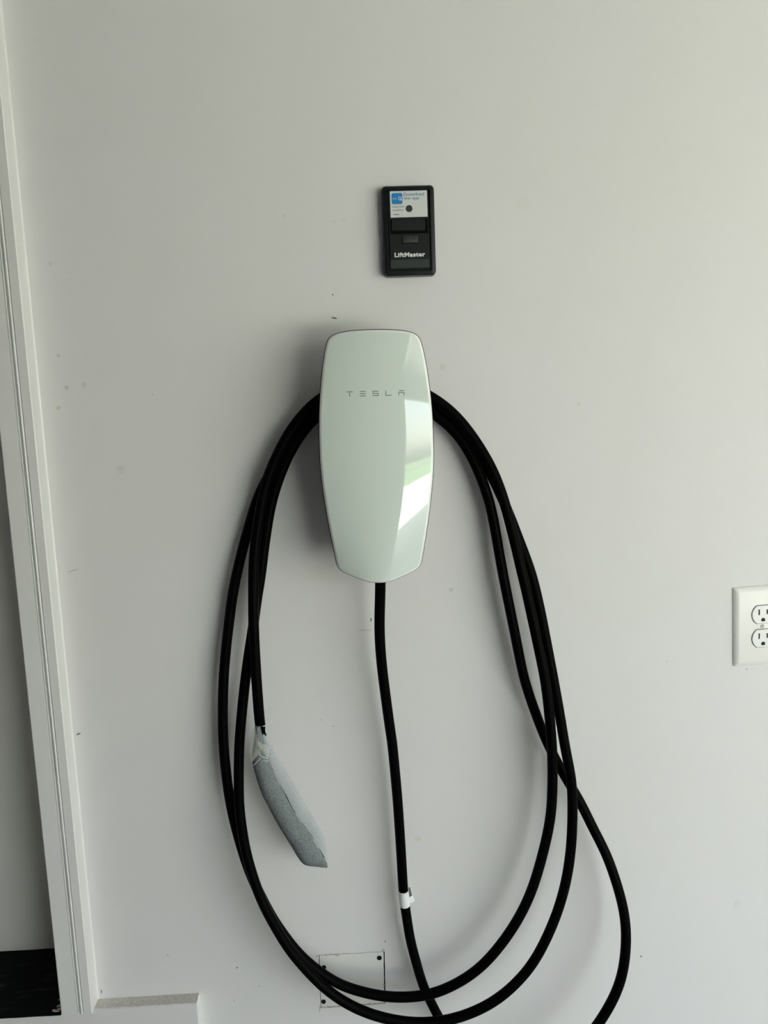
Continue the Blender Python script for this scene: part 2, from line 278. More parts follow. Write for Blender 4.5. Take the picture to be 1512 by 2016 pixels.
nt_.links.new(tc_.outputs['Object'], mp_.inputs[0])
for n in nt_.nodes:
    if n.type == 'TEX_NOISE': nt_.links.new(mp_.outputs[0], n.inputs['Vector'])

def tape_material():
    m = bpy.data.materials.new('clear_packing_tape'); m.use_nodes = True
    nt = m.node_tree; nt.nodes.clear(); N = nt.nodes.new; L = nt.links.new
    out = N('ShaderNodeOutputMaterial'); mx = N('ShaderNodeMixShader'); tr = N('ShaderNodeBsdfTransparent'); tr.inputs[0].default_value = (0.93, 0.93, 0.88, 1)
    pb = N('ShaderNodeBsdfPrincipled'); pb.inputs['Base Color'].default_value = (0.72, 0.73, 0.66, 1); pb.inputs['Roughness'].default_value = 0.12
    pb.inputs['Specular IOR Level'].default_value = 1.0
    n = N('ShaderNodeTexNoise'); n.inputs['Scale'].default_value = 140; bp = N('ShaderNodeBump'); bp.inputs['Strength'].default_value = 0.7; bp.inputs['Distance'].default_value = 0.002
    tc = N('ShaderNodeTexCoord'); L(tc.outputs['Object'], n.inputs['Vector']); L(n.outputs[0], bp.inputs['Height']); L(bp.outputs[0], pb.inputs['Normal'])
    mx.inputs[0].default_value = 0.38
    L(tr.outputs[0], mx.inputs[1]); L(pb.outputs[0], mx.inputs[2]); L(mx.outputs[0], out.inputs[0])
    return m
M['tape'] = tape_material()

def curb_material():
    """painted curb with tan dust lying on its upward face"""
    m = mat('painted_curb', (0.74, 0.735, 0.725), 0.6, bump=(120, 0.3, 0.0008))
    nt = m.node_tree; b = nt.nodes['Principled BSDF']; N = nt.nodes.new; L = nt.links.new
    ge = N('ShaderNodeNewGeometry'); sp = N('ShaderNodeSeparateXYZ'); L(ge.outputs['True Normal'], sp.inputs[0])
    tc = N('ShaderNodeTexCoord'); n = N('ShaderNodeTexNoise'); n.inputs['Scale'].default_value = 420; n.inputs['Detail'].default_value = 4; L(tc.outputs['Object'], n.inputs['Vector'])
    mr = N('ShaderNodeMapRange'); mr.inputs[1].default_value = 0.35; mr.inputs[2].default_value = 0.68; mr.inputs[3].default_value = 0.2; mr.inputs[4].default_value = 1.0; L(n.outputs[0], mr.inputs[0])
    mu = N('ShaderNodeMath'); mu.operation = 'MULTIPLY'; mu.use_clamp = True; L(mr.outputs[0], mu.inputs[0]); L(sp.outputs[2], mu.inputs[1])
    mx = N('ShaderNodeMix'); mx.data_type = 'RGBA'; mx.inputs[6].default_value = (0.74, 0.735, 0.725, 1); mx.inputs[7].default_value = (0.52, 0.475, 0.40, 1)
    L(mu.outputs[0], mx.inputs[0]); L(mx.outputs[2], b.inputs['Base Color'])
    return m
M['curb'] = curb_material()

# ------------------------------------------------------------ the garage
X0, X1, YB, ZC = -4.6, 7.8, -2.8, 2.75       # room bounds
OX0, OX1, OZ = 0.90, 7.4, 2.15
JX = -0.4552                                 # left end of the main wall
DX = -1.36                                   # far jamb of the house door
CT = 0.5035                                  # top of the curb
DT = 2.58                                    # top of the house door opening
# drywall patch cut-out corners
TL, TR, BR, BL = (-0.0953, 0.5597), (0.0112, 0.5593), (0.0095, 0.4647), (-0.0973, 0.4634)

bm = bmesh.new()
def quad_prism(bm, q, y0, y1):
    loft(bm, [[(x, y, z) for x, z in q] for y in (y0, y1)])
ox = [(JX, 0), (X1, 0), (X1, ZC), (JX, ZC)]
T = 0.14
def seg(a, b, n, amp, seed):
    out = []
    for i in range(n):
        t = i / n; q = (a[0] + (b[0] - a[0]) * t, a[1] + (b[1] - a[1]) * t)
        d = 0 if i == 0 else amp * noise.noise(Vector((t * 9, seed, 0)))
        nx, nz = -(b[1] - a[1]), (b[0] - a[0]); l = math.hypot(nx, nz)
        out.append((q[0] + nx / l * d, q[1] + nz / l * d))
    return out
hole = seg(BL, BR, 14, .0008, 1) + seg(BR, TR, 14, .0009, 2) + seg(TR, TL, 14, .0011, 3) + seg(TL, BL, 14, .0006, 4)
def ringface(y):
    hv = [bm.verts.new((x, y, z)) for x, z in hole]; ov = [bm.verts.new((x, y, z)) for x, z in ox]
    for k in range(4):
        ids = [hv[(k * 14 + i) % 56] for i in range(15)]
        bm.faces.new([ov[k], ov[(k + 1) % 4]] + list(reversed(ids)))
    return hv, ov
h0, o0 = ringface(0.0); h1, o1 = ringface(T)
for i in range(56): bm.faces.new((h0[i], h0[(i + 1) % 56], h1[(i + 1) % 56], h1[i]))
for i in range(4): bm.faces.new((o0[i], o1[i], o1[(i + 1) % 4], o0[(i + 1) % 4]))
bmesh.ops.triangulate(bm, faces=[f for f in bm.faces if len(f.verts) > 4])
struct(obj('wall_back', bm, M['wall']), 'white painted drywall with faint stains and scuffs')

bm = bmesh.new()
box(bm, X0 - .1, DX, 0, T, 0, ZC); box(bm, DX, JX, 0, T, DT, ZC); box(bm, DX, JX, 0.001, T, 0, CT - .03)
struct(obj('wall_back_left', bm, M['board']))
bm = bmesh.new(); box(bm, X0 - .1, X0, YB - .15, 0, 0, ZC); struct(obj('wall_left', bm, M['board']))
bm = bmesh.new(); box(bm, X1, X1 + .1, YB - .15, T, 0, ZC); struct(obj('wall_right', bm, M['wall2']))
bm = bmesh.new(); box(bm, X0, OX0, YB - .15, YB, 0, ZC); box(bm, OX1, X1, YB - .15, YB, 0, ZC); box(bm, OX0, OX1, YB - .15, YB, OZ, ZC)
struct(obj('wall_front', bm, M['board']))
bm = bmesh.new(); box(bm, X0 - .1, X1 + .1, YB - .15, T, ZC, ZC + .1); struct(obj('ceiling', bm, M['ceiling']))
bm = bmesh.new(); box(bm, X0 - .1, X1 + .1, YB - .15, T, -.12, 0); struct(obj('floor', bm, M['floor']))

# curb under the doorway
bm = bmesh.new()
loft(bm, [[(x, y, z) for y, z in ((0, 0), (-.021, 0), (-.021, CT - .0015), (-.0198, CT - .0002), (-.002, CT + .0004), (0, CT + .0006))] for x in [X0 + (-.2925 - X0) * i / 60 for i in range(61)]])
for v in bm.verts:
    if v.co.z > .4 and v.co.y < -.015: v.co.z += 0.0006 * noise.noise(Vector((v.co.x * 18, 0, 0))); v.co.y += .0006 * noise.noise(Vector((v.co.x * 25, 5, 0)))
o = obj('trim_4', bm, M['curb']); struct(o, 'white painted curb with a dusty tan top ledge')

# casing legs and head (profile: t across the face from the wall side, depth)
PROF = [(0, 0), (0, -.0268), (.0012, -.028), (.0135, -.028), (.0138, -.0245), (.0144, -.0245), (.0148, -.0268), (.0165, -.0283), (.0180, -.0279),
        (.0195, -.0262), (.0205, -.0240), (.0211, -.0238), (.0213, -.0276), (.0222, -.0278), (.0224, -.0245), (.0230, -.0245), (.0233, -.028), (.0475, -.028), (.0489, -.0270), (.0489, 0)]
bm = bmesh.new(); loft(bm, [[(JX - t, y, z) for t, y in PROF] for z in (CT - .002, DT + .04)])
c = obj('trim_1', bm, M['trim']); struct(c, 'white moulded door casing with a grooved bead')
bm = bmesh.new(); loft(bm, [[(DX + t - .04, y, z) for t, y in PROF] for z in (CT - .002, DT + .04)]); struct(obj('trim_3', bm, M['trim']))
bm = bmesh.new(); loft(bm, [[(x, y, DT + .0391 - t) for t, y in PROF] for x in (DX, JX - .048)]); struct(obj('trim_2', bm, M['trim']))
# bead of caulk in the corner between casing and wall
bm = bmesh.new(); loft(bm, [[(JX + a * .0016, -b * .0016, z) for a, b in ((0, 0), (1.2, 0), (.5, .5), (0, 1.2))] for z in (CT, ZC)])
struct(obj('trim_5', bm, M['trim']), 'thin bead of white caulk')

# jambs, door slab
bm = bmesh.new(); box(bm, JX - .045, JX - .0002, 0, T + .1, CT - .03, DT); box(bm, DX + .0002, DX + .012, 0, T + .1, CT - .03, DT)
struct(obj('trim_6', bm, M['trim']))
bm = bmesh.new(); box(bm, DX + .012, JX - .045, .122, .162, CT + .003, DT - .005)
d = obj('door_1', bm, M['door']); struct(d, 'plain grey-white door slab set back in its frame')
bm = bmesh.new()
loft(bm, [[(DX + .075 + r * math.cos(a * math.pi / 8), y, 1.42 + r * math.sin(a * math.pi / 8)) for a in range(16)] for r, y in
     ((.032, .1218), (.032, .114), (.012, .110), (.012, .085), (.024, .078), (.027, .066), (.022, .055), (.010, .051))])
obj('door_handle', bm, M['galv'], d, 40)
# black threshold
bm = bmesh.new()
n = 60
rings = []
for i in range(n + 1):
    x = DX + .012 + (JX - .0494 - DX - .012) * i / n
    rings.append([(x, y, z + (0.0007 * noise.noise(Vector((x * 30, y * 60, 0))) if z > .45 else 0)) for y, z in
        ((.1215, CT - .028), (.0005, CT - .028), (.0005, CT - .0012), (-.0285, CT - .0012), (-.0290, CT - .0002), (-.026, CT + .0014), (.0, CT + .0016), (.010, CT - .0012), (.014, CT - .0012), (.03, CT + .001), (.05, CT - .001), (.056, CT - .001), (.075, CT + .0015), (.1, CT + .004), (.1215, CT + .005))])
loft(bm, rings)
o = obj('trim_7', bm, M['rubber'], None, 40); struct(o, 'scuffed black door sill')
CR = []
for k in range(9):
    x = -.504 - random.random() * .02; y = -.022 + random.random() * .03; s = .0012 + random.random() * .0022
    bm = bmesh.new(); box(bm, x - s, x + s, y - s * .7, y + s * .7, CT, CT + s * .8)
    for v in bm.verts: v.co += Vector((random.uniform(-1, 1), random.uniform(-1, 1), 0)) * s * .5
    CR.append(bm)

bm = bmesh.new()
for b_ in CR:
    me_ = bpy.data.meshes.new('c'); b_.to_mesh(me_); b_.free(); bm.from_mesh(me_); bpy.data.meshes.remove(me_)
o = obj('paint_crumbs', bm, M['tan']); o['kind'] = 'stuff'; tag(o, 'tiny pale paint crumbs scattered on the black sill beside the casing', 'debris')

# ------------------------------------------------------------ drywall patch with screws
def inset_quad(q, l, r, b, t):
    (a, bb, c, dd) = q   # BL BR TR TL
    return (a[0] + l, a[1] + b), (bb[0] - r, bb[1] + b), (c[0] - r, c[1] - t), (dd[0] + l, dd[1] - t)
q = inset_quad((BL, BR, TR, TL), .0010, .0017, .0026, .0010)
pl_ = seg(q[0], q[1], 14, .0004, 11) + seg(q[1], q[2], 14, .0008, 12) + seg(q[2], q[3], 14, .0014, 3.4) + seg(q[3], q[0], 14, .0004, 14)
patch = empty('drywall_patch', ((TL[0] + TR[0]) / 2, 0, BL[1]))
tag(patch, 'square cut-out patch of white drywall screwed back under the coiled cable', 'wall patch')
def rel(bm, o):
    for v in bm.verts: v.co -= o.location
bm = bmesh.new(); loft(bm, [[(x, y, z) for x, z in pl_] for y in (.0126, .0004)]); rel(bm, patch); obj('board', bm, M['wall2'], patch)
bm = bmesh.new(); box(bm, TL[0] - .0, TR[0] + .0, .0128, .03, BL[1], TL[1]); rel(bm, patch); obj('backing', bm, M['dark'], patch)
bm = bmesh.new(); loft(bm, [[(x, y, z) for x, z in ((BL[0] + .002, BL[1] + .0004), (BR[0] - .001, BR[1] + .0004), (BR[0] - .001, BR[1] + .0023), (BL[0] + .002, BL[1] + .0023))] for y in (.0010, .012)])
rel(bm, patch); obj('torn_paper', bm, M['tan'], patch)
for (x, z) in ((.00248, .54803), (-.0918, .47508), (-.0885, .5370)):
    bm = bmesh.new(); n = 16; x -= patch.location.x; z -= patch.location.z
    loft(bm, [[(x + r * math.cos(2 * math.pi * i / n), y, z + r * math.sin(2 * math.pi * i / n)) for i in range(n)] for r, y in ((.0036, .001), (.0039, -.0004), (.0036, -.0008), (.0018, -.0005), (.0012, -.0002))])
    obj('screw', bm, M['screw'], patch, 35)
# small dents and burrs along the cut
for (x, z, r) in ((-.0845, .5588, .0022), (-.0655, .5582, .0026), (.0088, .5622, .0022), (.0079, .4995, .0014)):
    bm = bmesh.new(); disc(bm, x - patch.location.x, z - patch.location.z, r, .0002, -.0004, 9)
    for v in bm.verts: v.co.x += random.uniform(-1, 1) * r * .4; v.co.z += random.uniform(-1, 1) * r * .3
    obj('gypsum_burr', bm, M['tan'], patch)

# ------------------------------------------------------------ wall charger
charger = empty('wall_charger', (.0268, 0, 1.45)); charger.rotation_euler = (0, math.radians(0.75), 0)
tag(charger, 'white glass-fronted electric car wall charger with tapered shield outline', 'charger')
HW = [(.0905, 0.0), (.0903, .016), (.0893, .034), (.0872, .047), (.0845, .055), (.0810, .0598), (.0765, .0623), (.0650, .0655), (.0450, .0692), (.0200, .0724), (-.005, .0748), (-.0300, .0762),
      (-.0550, .0768), (-.0780, .0767), (-.1000, .0757), (-.1250, .0736), (-.1500, .0706), (-.1750, .0671), (-.2000, .0631), (-.2200, .0599), (-.2280, .0583), (-.2330, .0558), (-.2370, .0510), (-.2405, .0430),
      (-.2450, .0310), (-.2492, .0190), (-.2512, .0100), (-.2518, 0.0)]
half = [Vector((w, 0, z)) for z, w in HW]
half = smooth_path(catmull(half, .002), 2)
OUT = [(v.x, v.z) for v in half] + [(-v.x, v.z) for v in reversed(half[1:-1])]
def outset(pts, d):
    n = len(pts); out = []
    for i in range(n):
        a = pts[i - 1]; b = pts[(i + 1) % n]; tx, tz = b[0] - a[0], b[1] - a[1]; l = math.hypot(tx, tz)
        # outline runs clockwise seen from the room: outward is (-tz, tx)
        out.append((pts[i][0] - tz / l * d, pts[i][1] + tx / l * d))
    return out
ZM = -.06
def sag(x, z):
    w = .0768 - .80 * (z + .03) ** 2
    return .0088 * (x / w) ** 2 + ((z - ZM) ** 2) / (2 * 1.1)
TILT = math.tan(math.radians(-3.9))
def face_y(x, z, lift=0.0): return -(.1120 + lift) + sag(x, z) - (z - ZM) * TILT
# glass front: concentric rings follow the domed face
bm = bmesh.new()
rings = []
for k in range(1, 27):
    t = k / 26
    rings.append([(x * t, face_y(x * t, ZM + (z - ZM) * t), ZM + (z - ZM) * t) for x, z in outset(OUT, -.0034)])
R = loft(bm, rings, cap0=False, cap1=False)
c0 = bm.verts.new((0, face_y(0, ZM), ZM)); nn = len(OUT)
for i in range(nn): bm.faces.new((c0, R[0][(i + 1) % nn], R[0][i]))
glass = obj('glass_front', bm, M['glass'], charger, 180); glass['label'] = 'glossy pale green-white curved glass cover'
bm = bmesh.new()
loft(bm, [[(x, face_y(x, z) + dy, z) for x, z in outset(OUT, dd)] for dd, dy in ((-.0034, 0.0), (-.0029, .0001), (-.0022, .0005), (-.0007, .0017), (0, .0034), (-.0003, .0048), (-.004, .0052))], False, False)
obj('glass_edge', bm, M['bevel'], charger, 60)
bm = bmesh.new()
loft(bm, [[(x, face_y(x, z) + dy, z) for x, z in outset(OUT, dd)] for dd, dy in ((-.003, .0048), (-.0009, .0050), (-.0009, .0066), (-.003, .0068))], False, False)
obj('seam', bm, M['gap'], charger, 60)
bm = bmesh.new()
def sc_out(s, dz=0): return [(x * s, ZM + (z - ZM) * s + dz) for x, z in OUT]
loft(bm, [[(x, face_y(x, z) + .0062, z) for x, z in outset(OUT, -.002)], [(x, face_y(x, z) + .0065, z) for x, z in outset(OUT, .0011)],
          [(x, face_y(x, z) + .0088, z) for x, z in outset(OUT, .0011)], [(x, face_y(x, z) + .0100, z) for x, z in outset(OUT, -.001)]], False, False)
obj('rim', bm, M['rim'], charger, 50)
bm = bmesh.new()
rg = [[(x, face_y(x, z) + .0095, z) for x, z in outset(OUT, -.0012)], [(x, face_y(x, z) + .020, z) for x, z in outset(OUT, -.006)],
      [(x, -.066, z) for x, z in sc_out(.72)], [(x, -.0605, z) for x, z in sc_out(.66)]]
loft(bm, rg)
obj('housing', bm, M['body'], charger, 50)
bm = bmesh.new()
plate(bm, [(0, 0), (0, -.058), (-.004, -.0615)], lambda i: rrect(.088 - 2 * i, .205 - 2 * i, .02, 6, 0, -.115))
obj('cable_hub', bm, M['body'], charger, 40)
bm = bmesh.new()
disc(bm, 0, 0, .0095, 0, .018, 20)
for v in bm.verts: v.co = Vector((v.co.x, -.070 + v.co.z, -.232 - v.co.y))
obj('cable_gland', bm, M['body'], charger, 40)
# lettering T E S L A: strokes laid on the glass
LH, LW, SW = .0068, .0082, .00105
def strokes(segs, cx, cz, rot=0.0):
    bm = bmesh.new()
    for pts in segs:
        # polyline ribbon of width SW
        pts = [Vector((p[0] * LW / 2, 0, p[1] * LH / 2)) for p in pts]
        Lr, Rr = [], []
        for i, p_ in enumerate(pts):
            a = (pts[i] - pts[i - 1]).normalized() if i > 0 else None
            b = (pts[i + 1] - pts[i]).normalized() if i < len(pts) - 1 else None
            if a is None: a = b
            if b is None: b = a
            na = Vector((-a.z, 0, a.x)); nb = Vector((-b.z, 0, b.x)); m = (na + nb).normalized(); k = SW / 2 / max(m.dot(na), .5)
            Lr.append(p_ + m * k); Rr.append(p_ - m * k)
        def P(v): x = cx + v.x; z = cz + v.z; return (x, face_y(x, z, .00012), z)
        for i in range(len(pts) - 1):
            for s in range(4):
                t0, t1 = s / 4, (s + 1) / 4
                vs = [bm.verts.new(P(w)) for w in (Lr[i].lerp(Lr[i + 1], t0), Lr[i].lerp(Lr[i + 1], t1), Rr[i].lerp(Rr[i + 1], t1), Rr[i].lerp(Rr[i + 1], t0))]
                bm.faces.new(vs)
    return bm
LT = {
 'T': [[(-1, .84), (1, .84)], [(0, .62), (0, -1)]],
 'E': [[(-.92, .84), (1, .84)], [(-.92, 0), (1, 0)], [(-.92, -.84), (1, -.84)]],
 'S': [[(1, .84), (-.86, .84), (-.86, .02), (.86, .02), (.86, -.84), (-1, -.84)]],
 'L': [[(-.86, 1), (-.86, -.84), (1, -.84)]],
 'A': [[(-.8, .84), (.9, .84)], [(-.86, -1), (-.86, .12), (.86, .12), (.86, -1)]],
}
for i, ch in enumerate('TESLA'):
    o = obj('letter', strokes(LT[ch], -.0343 + i * .0172, .0062), M['logo'], charger)
    o['label'] = 'thin grey printed capital letter on the glass'

# ------------------------------------------------------------ charging cable: one continuous run
root = empty('charging_cable', CABLE[0])
tag(root, 'thick black charging cable looped over the wall charger and hanging in long coils', 'cable')
path = smooth_path(catmull(CABLE, .006), 14)
RAD = .0077
bm = bmesh.new(); tube(bm, path, RAD, 16); rel(bm, root)
sheath = obj('sheath', bm, M['cable'], root, 180)
# white wrap tag on the drop from the charger
i0 = min(range(len(path) // 3), key=lambda i: (path[i] - Vector((.04478, -.03, .68502))).length)
i1 = min(range(len(path) // 3), key=lambda i: (path[i] - Vector((.04562, -.03, .66109))).length)
bm = bmesh.new(); pp = catmull([path[i] for i in range(i0, i1 + 1)], .002); tube(bm, pp, RAD + .0005, 20); rel(bm, root)
band = obj('tag_band', bm, M['paper'], root, 60); band['label'] = 'white wrap-around cable tag'
def flat_poly(pts, y, m, name, parent, org, th=.0003, curl=0.0):
    bm = bmesh.new(); n = len(pts); x0 = min(p[0] for p in pts)
    loft(bm, [[(x, y + yy + curl * (x - x0), z) for x, z in pts] for yy in (0, th)]); 
    for v in bm.verts: v.co -= org
    return obj(name, bm, m, parent)
# flag of the tag folded out beside the cable
org = root.location
o = flat_poly([(.0515, .6905), (.0548, .6932), (.0590, .6740), (.0615, .6640), (.0585, .6622), (.0525, .6640)], -.031, M['paper'], 'tag_flag', root, org, curl=.5)
o2 = flat_poly([(.0522, .6895), (.0546, .6920), (.0578, .6752), (.0530, .6742)], -.0318, M['tagprint'], 'tag_print', o, org, .0002, curl=.5)

# connector wrapped in grey foam, hanging from the end of the cable
FY = -.048
def P3(q, y): return Vector((q[0], y, q[1]))
def resample(L, n):
    P = catmull([(a, 0, b) for a, b in L], .004)
    s = [0]
    for a, b in zip(P[:-1], P[1:]): s.append(s[-1] + (b - a).length)
    out = []
    for k in range(n):
        t = s[-1] * k / (n - 1); j = 0
        while j < len(s) - 2 and s[j + 1] < t: j += 1
        out.append(P[j].lerp(P[j + 1], (t - s[j]) / max(s[j + 1] - s[j], 1e-9)))
    return out
NS = 46
FL, FC, FR = (resample(L_, NS) for L_ in (FOAM_L, FOAM_C, FOAM_R))
bm = bmesh.new(); rings = []
for i in range(NS):
    l, c_, r_2 = FL[i], FC[i], FR[i]; w = (c_ - l).length
    t = i / (NS - 1); th = min(max(w * .42, .011), .017) * min(1.0, .9 + t) * (1.0 if t < .9 else 1 - (t - .9) / .1 * .85)
    sect = []
    K = 14
    for k in range(K + 1):
        u = k / K; x = l.lerp(c_, u); b = math.sin(math.pi * min(u * 1.0, 1)) ** .55 if 0 < u < 1 else 0
        sect.append(Vector((x.x, FY - .004 * u - th * b * (1 - .25 * u), x.z)))
    sect.append(Vector((c_.x, FY - .001, c_.z)))
    for k in range(1, K):
        u = 1 - k / K; x = l.lerp(c_, u); sect.append(Vector((x.x, FY + th * .9 * math.sin(math.pi * u) ** .6, x.z)))
    for s_ in sect:
        nz = noise.noise(s_ * 45) * .0012 + noise.noise(s_ * 160) * .0004
        s_.y += nz
    rings.append([s_ - org for s_ in sect])
loft(bm, rings)
sleeve = obj('foam_wrap', bm, M['foam'], root, 60); sleeve['label'] = 'grey foam sheet wrapped round the hanging connector'
bm = bmesh.new(); rings = []
for i in range(NS):
    l, c_, r_2 = FL[i], FC[i], FR[i]; t = i / (NS - 1)
    a = c_.lerp(l, .35); w = (r_2 - a).length; th = .006 * min(1, t * 5 + .25) * (1.0 if t < .85 else 1 - (t - .85) / .15 * .8)
    sect = []
    for k in range(9):
        u = k / 8; x = a.lerp(r_2, u); sect.append(Vector((x.x, FY - .0004 - th * math.sin(math.pi * u) ** .7 * .8 if 0 < u < 1 else FY, x.z)))
    for k in range(1, 8):
        u = 1 - k / 8; x = a.lerp(r_2, u); sect.append(Vector((x.x, FY + .002 + th * math.sin(math.pi * u), x.z)))
    for s_ in sect: s_.y += noise.noise(s_ * 60 + Vector((5, 0, 0))) * .001; s_.x += noise.noise(s_ * 90) * .0004
    rings.append([s_ - org for s_ in sect])
loft(bm, rings)
flap = obj('foam_flap', bm, M['foamflap'], sleeve, 60); flap['label'] = 'lighter overlapping edge of the foam'
# pale ridge of slit edge along the overlap and the dark slit beside it
def strip(name, offs, y, r, m, lo, hi, jit):
    P = [FC[i] + Vector((offs, 0, 0)) for i in range(int(NS * lo), int(NS * hi))]
    P = [Vector((v.x + noise.noise(v * 70) * jit, y + noise.noise(v * 45) * .0006, v.z)) for v in P]
    bm = bmesh.new(); tube(bm, smooth_path(catmull(P, .003), 1), r, 7)
    for v in bm.verts: v.co -= org
    return obj(name, bm, m, sleeve, 180)
strip('slit', .0007, FY - .0046, .00045, M['gap'], .30, .95, .0010)
strip('slit_edge', -.0004, FY - .0052, .00045, M['foamflap'], .50, .97, .0012)
# clear tape at the neck of the wrap
bm = bmesh.new(); n = len(TAPE); cx = sum(p[0] for p in TAPE) / n; cz = sum(p[1] for p in TAPE) / n
rr = []
for t in (1.0, .8, .6, .4, .2, .05):
    rr.append([(cx + (x - cx) * t, -.068 - .004 * (1 - t) - .003 * noise.noise(Vector((x * 90 * t, z * 90, t * 3))), cz + (z - cz) * t) for x, z in TAPE])
R = loft(bm, rr, False, True)
for v in bm.verts: v.co -= org
tp = obj('clear_tape', bm, M['tape'], sleeve, 60); tp['label'] = 'crumpled clear tape round the neck of the wrap'
def ribbon(pts, r, name, m):
    bm = bmesh.new(); tube(bm, catmull(pts, .002), r, 6)
    for v in bm.verts: v.co -= org
    return obj(name, bm, m, sleeve, 180)
def fp(cx_, cy_):   # position on the wrap from the tape outline frame
    return cx_, cy_
TX, TZ = FOAM_L[0][0], FOAM_L[0][1]
u5 = 1 / 5.6 / 1330
def at(a, b, y): return Vector((TX + (a - 405) * u5, y, TZ - (b - 265) * u5))
ribbon([at(452, 500, -.0745), at(464, 518, -.0755), at(490, 552, -.0760), at(520, 560, -.0755), at(545, 580, -.0745)], .0004, 'tape_crease', M['paper'])
ribbon([at(485, 600, -.0745), at(505, 585, -.0752), at(525, 605, -.0752), at(548, 600, -.0745), at(530, 625, -.0742)], .00035, 'tape_crease', M['paper'])
ribbon([at(380, 672, -.069), at(420, 625, -.071), at(470, 570, -.0735)], .00035, 'tape_crease', M['paper'])
ribbon([at(500, 262, -.058), at(530, 240, -.059), at(565, 222, -.060), at(600, 205, -.060)], .0006, 'tape_tail', M['paper'])
ribbon([at(490, 258, -.058), at(515, 255, -.059), at(545, 235, -.060)], .0007, 'tape_tail', M['paper'])
ribbon([at(508, 262, -.0600), at(512, 300, -.0600), at(518, 340, -.0600), at(524, 358, -.059)], .0014, 'wrap_gap', M['gap'])

# ------------------------------------------------------------ garage door wall control
KX, KZ = .0845, 1.6808
kp = empty('wall_control_panel', (KX, 0, KZ)); tag(kp, 'small black garage door control panel with white app sticker above the charger', 'control panel')
bm = bmesh.new(); plate(bm, [(.0, 0), (0, -.003), (.0012, -.0032), (.0012, -.0045), (0, -.0048), (.0004, -.0135), (.0020, -.0155), (.0045, -.0160), (.0068, -.0160), (.0074, -.0147), (.0076, -.0135)],
      lambda i: rrect(.0742 - 2 * i, .1222 - 2 * i, max(.0062 - i, .0012), 5))
obj('case', bm, M['kbody'], kp, 35)
bm = bmesh.new(); plate(bm, [(0, -.0130), (0, -.0150), (.0007, -.0157)], lambda i: rrect(.0560 - 2 * i, .1048 - 2 * i, .0016, 3, 0, .0012))
face = obj('face_panel', bm, M['kpanel'], kp, 35)
# raised push bar; black plate behind it paints the shadow in its recess
bm = bmesh.new(); plate(bm, [(0, -.0150), (0, -.01585)], lambda i: rrect(.0535, .0196, .002, 3, .0006, .0056)); obj('push_bar_recess_shade', bm, M['gap'], kp, 35)
bm = bmesh.new(); plate(bm, [(0, -.0155), (0, -.0172), (.0008, -.0180)], lambda i: rrect(.0472 - 2 * i, .0152 - 2 * i, .0022, 4, -.0012, .0072)); obj('push_bar', bm, M['kpanel'], kp, 35)
bm = bmesh.new(); plate(bm, [(0, -.0150), (0, -.01583)], lambda i: rrect(.0232, .0113, .0008, 3, .0010, -.0119)); obj('light_button_recess', bm, M['gap'], kp)
bm = bmesh.new(); plate(bm, [(0, -.0155), (0, -.0170), (.0005, -.0174)], lambda i: rrect(.0218 - 2 * i, .0099 - 2 * i, .0010, 3, .0013, -.0117)); lb = obj('light_button', bm, M['kbtn'], kp, 35)
bm = bmesh.new(); disc(bm, .0013, -.0096, .0011, -.0174, -.01755, 12); box(bm, .0008, .0018, -.01755, -.0174, -.0128, -.0100); obj('light_bulb_icon', bm, M['black'], lb)
text('button_lettering', 'LIGHT', .0062, -.0018, -.01752, -.01525, M['black'], lb, height=.0013)
bm = bmesh.new(); plate(bm, [(0, -.0155), (.0, -.0160)], lambda i: rrect(.0548, .0115, .0008, 3, .0002, -.0450)); obj('lower_strip', bm, M['kbtn'], kp)
text('lettering', 'LiftMaster', .0433, -.0214, -.01585, -.0351, M['white'], kp, bold=.045, height=.0056, space=1.12)
bm = bmesh.new(); plate(bm, [(0, -.0154), (0, -.0160)], lambda i: rrect(.0518, .0352, .0005, 2, .0008, .0357)); st = obj('sticker', bm, M['sticker'], kp); st['label'] = 'white sticker with blue app badge and text'
SX, SZ, SY = .0008, .0357, -.01612
bm = bmesh.new(); plate(bm, [(0, -.0160), (0, SY)], lambda i: rrect(.0152, .0148, .0024, 5, SX - .0163, SZ + .0076)); obj('app_badge', bm, M['blue'], st)
text('badge_lettering', 'my', .0052, SX - .0221, SY - .0001, SZ + .0065, M['sticker'], st, height=.0030)
bm = bmesh.new()
nq = 24
for k in range(nq):
    a0, a1 = 2 * math.pi * k / nq, 2 * math.pi * (k + 1) / nq
    vs = [bm.verts.new((SX - .0122 + r * math.cos(a), SY - .0001, SZ + .0077 + r * math.sin(a))) for r, a in ((.0016, a0), (.0016, a1), (.0025, a1), (.0025, a0))]
    bm.faces.new(vs)
bm.faces.new([bm.verts.new((SX + x, SY - .0001, SZ + z)) for x, z in ((-.0122, .0068), (-.0114, .0076), (-.0090, .0052), (-.0098, .0044))])
obj('badge_letter', bm, M['white'], st)
text('sticker_lettering', 'Download', .0285, SX - .0070, SY, SZ + .0110, M['bluetext'], st, bold=.008, height=.0040)
text('sticker_lettering', 'the app.', .0228, SX - .0067, SY, SZ + .0062, M['bluetext'], st, bold=.008, height=.0035)
text('sticker_lettering', 'Close from', .0168, SX - .0234, SY, SZ - .0043, M['black'], st, height=.0027)
text('sticker_lettering', 'anywhere', .0156, SX - .0233, SY, SZ - .0087, M['black'], st, height=.0022)
bm = bmesh.new(); box(bm, SX - .0221, SX - .0135, SY, SY + .0001, SZ - .0141, SZ - .0134); obj('sticker_print_line', bm, M['black'], st)
bm = bmesh.new(); disc(bm, SX + .0002, SZ - .0062, .0047, SY, SY - .0001, 24); obj('sensor_window', bm, M['kbtn'], kp)

